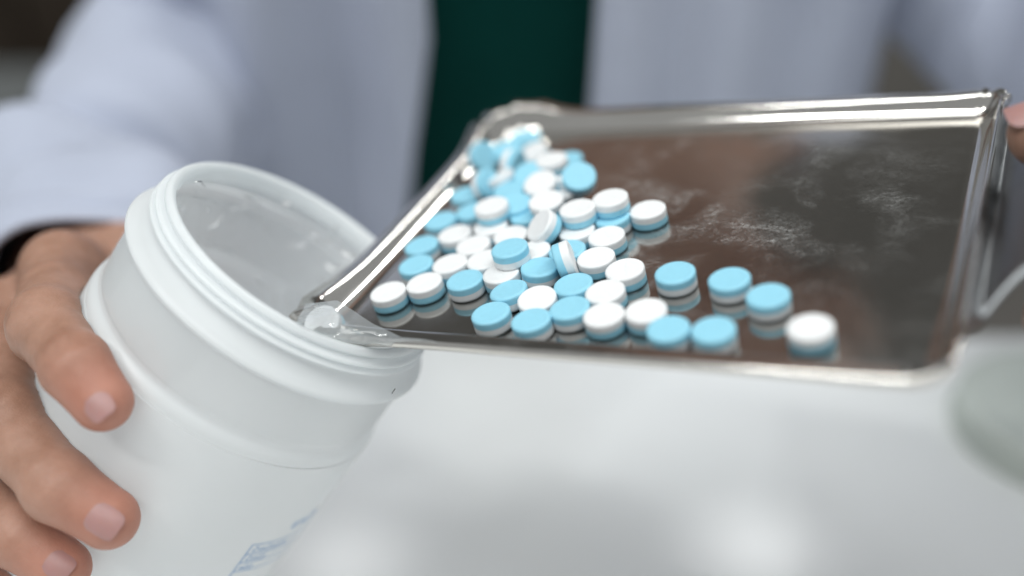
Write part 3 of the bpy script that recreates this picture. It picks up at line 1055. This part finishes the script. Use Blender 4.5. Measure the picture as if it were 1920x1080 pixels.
# eyes, hair
for sx in (-1, 1):
    bm = bmesh.new()
    bmesh.ops.create_uvsphere(bm, u_segments=20, v_segments=14, radius=.0125)
    e = bm_obj('eye', bm, EYEW, person, True)
    e.location = (sx * .031, .400, 1.192)
    bm = bmesh.new()
    bmesh.ops.create_uvsphere(bm, u_segments=16, v_segments=10, radius=.006)
    i_ = bm_obj('iris', bm, IRIS, e, True)
    i_.location = (0, -.0078, -.003)
S4 = SDF((-110, 360, 1040), (110, 620, 1330), 4.0)
hd = S4.ell((0, 490, 1205), (82, 98, 108), .35)
hd = np.maximum(hd, -S4.ell((0, 395, 1150), (66, 62, 88), .3))
hd = smin(hd, S4.cap((0, 580, 1200), (0, 590, 1090), 34, 24), 20)
hd = hd + 1.2 * np.sin(S4.X * .35 + 3 * np.sin(S4.Z * .02))
hv4, hq4 = S4.mesh(hd)
mesh_obj('hair', hv4, hq4, HAIR, person)


# clothes ----------------------------------------------------------
def sections(z):
    """half width, depth, centre y of the trunk's clothing at height z (mm)"""
    Z = [560, 700, 800, 880, 950, 1000, 1035, 1058, 1075]
    A = [190, 185, 178, 174, 176, 176, 140, 88, 66]
    B = [112, 114, 118, 128, 134, 122, 100, 78, 64]
    Yc = [600, 588, 570, 553, 540, 540, 538, 534, 530]
    return (np.interp(z, Z, A), np.interp(z, Z, B), np.interp(z, Z, Yc))


def ring_pt(phi, z, off=0.0):
    a, b, yc = sections(z)
    s, c = math.sin(phi), math.cos(phi)
    e = .78
    x = (a + off) * math.copysign(abs(s) ** e, s)
    y = yc - (b + off) * math.copysign(abs(c) ** e, c)
    return x, y


def folds(x, z, side):
    """how far the coat front bulges at x (mm from the middle), z"""
    v = 0
    F_ = FOLDS_R if side > 0 else FOLDS_L
    for (x0, slope, wd, amp, z0, zs) in F_:
        xc = x0 + slope * (z - 900)
        v += amp * math.exp(-((x - xc) / wd) ** 2) * math.exp(-((z - z0) / zs) ** 2)
    v += 3.0 * noise.noise(Vector((x * .02 * side, z * .012, 4.0 + side)))
    return v


FOLDS_L = [(45, .03, 10, 8, 900, 260), (72, -.06, 17, -13, 850, 170), (106, -.2, 14, 9, 900, 160), (128, -.25, 11, -12, 850, 110)]
FOLDS_R = [(44, 0, 14, 7, 920, 200), (72, .05, 12, -5, 900, 120), (95, .04, 14, 7, 930, 160), (122, -.04, 13, -6, 920, 150), (142, .05, 12, 4, 900, 120)]


def x_open(z, side):
    if side < 0:
        return 33 + .17 * max(0, 900 - z) + max(0, z - 930) * .75
    return 33 + max(0, z - 930) * .75


def coat_panel(side):
    V = []
    zs = np.linspace(560, 1072, 90)
    nt = 90
    for z in zs:
        a, b, yc = sections(z)
        xo = max(8, x_open(z, side))
        phi0 = math.asin(min(.95, (xo / (a + 13)) ** (1 / .78)))
        for i in range(nt):
            u = i / (nt - 1)
            phi = phi0 + (math.pi - phi0) * u ** 1.15
            x, y = ring_pt(phi, z, 13)
            fr = max(0, math.cos(phi)) ** .5
            dv = folds(abs(x), z, side) * fr
            # rolled edge of the opening
            e = max(0, 1 - u / .03)
            y -= dv + (2.5 * (1 - e) if u < .06 else 0)
            V.append((side * x, y, z))
    return V, grid_faces(len(zs), nt)


v1, f1 = coat_panel(-1)
v2, f2 = coat_panel(1)
coat = mesh_obj('lab_coat', v1 + v2, f1 + [tuple(i + len(v1) for i in q) for q in f2], COAT, person)
md = coat.modifiers.new('thick', 'SOLIDIFY'); md.thickness = .0022; md.offset = 0

V = []; F = []
zs = np.linspace(560, 1072, 60); nt = 100
for z in zs:
    for i in range(nt):
        phi = 2 * math.pi * i / nt - math.pi
        x, y = ring_pt(phi, z, -5)
        y -= (2.5 * noise.noise(Vector((x * .03, z * .02, 9))) + 3 * math.exp(-((x - 12 - .2 * (z - 900)) / 9) ** 2)) * max(0, math.cos(phi))
        V.append((x, y, z))
for j in range(len(zs) - 1):
    for i in range(nt):
        i2 = (i + 1) % nt
        q = (j * nt + i, j * nt + i2, (j + 1) * nt + i2, (j + 1) * nt + i)
        cx = sum(V[k][0] for k in q) / 4; cy = sum(V[k][1] for k in q) / 4; cz = zs[j]
        if cy < 540 and abs(cx) < (cz - 932) * 1.1: continue      # V neck
        F.append(q)
shirt = mesh_obj('shirt', V, F, SHIRT, person)
md = shirt.modifiers.new('thick', 'SOLIDIFY'); md.thickness = .0015; md.offset = 0


def sleeve(path, rad, seed, wr):
    """cloth tube along a path, open at the cuff"""
    P = [np.array(p, float) for p in path]
    sub = smooth_profile([tuple(p) for p in P], 22)
    rr_ = smooth_profile([(r, 0) for r in rad], 22)
    C = [np.array(p) for p in sub]
    n = len(C); nt = 84
    V = []
    up0 = np.array((0, 0, 1.))
    L = 0
    for i in range(n):
        t = C[min(i + 1, n - 1)] - C[max(i - 1, 0)]; t /= np.linalg.norm(t)
        if i: L += np.linalg.norm(C[i] - C[i - 1])
        ref = np.array((1., 0, 0)) if abs(t[2]) > .8 else up0
        if i == 0:
            e1 = np.cross(t, np.array((0, 1., 0))); e1 /= np.linalg.norm(e1)
        else:
            e1 = e1 - t * (e1 @ t); e1 /= np.linalg.norm(e1)
        e2 = np.cross(t, e1)
        for k in range(nt):
            a = 2 * math.pi * k / nt
            r = rr_[i][0]
            dr = e1 * math.cos(a) + e2 * math.sin(a)
            p = C[i] + dr * r
            w = noise.noise(Vector((math.cos(a) * 1.1 + seed, math.sin(a) * 1.1, L * .022))) * wr
            w += (1 - abs(noise.noise(Vector((math.cos(a) * .9, math.sin(a) * .9 + seed, L * .034 + a * .12))))) * wr * .9 - wr * .5
            if seed < 3:
                for (q0, am, ph) in ((.60, 9, 1.3), (.75, 10, 3.9), (.87, 6, .4)):
                    w -= am * math.exp(-((i / n - q0 - .05 * math.sin(a + ph)) / .022) ** 2) * (.55 + .45 * math.cos(a - ph))
            if n - i < 5: w *= .5
            V.append(p + dr * w)
    return [tuple(p) for p in V], [(i * nt + k, i * nt + (k + 1) % nt, (i + 1) * nt + (k + 1) % nt, (i + 1) * nt + k) for i in range(n - 1) for k in range(nt)]


for path, rad, seed, wr in SLEEVES:
    v, f = sleeve(path, rad, seed, wr)
    o = mesh_obj('sleeve', v, f, COAT, coat)
    md = o.modifiers.new('thick', 'SOLIDIFY'); md.thickness = .002; md.offset = 0
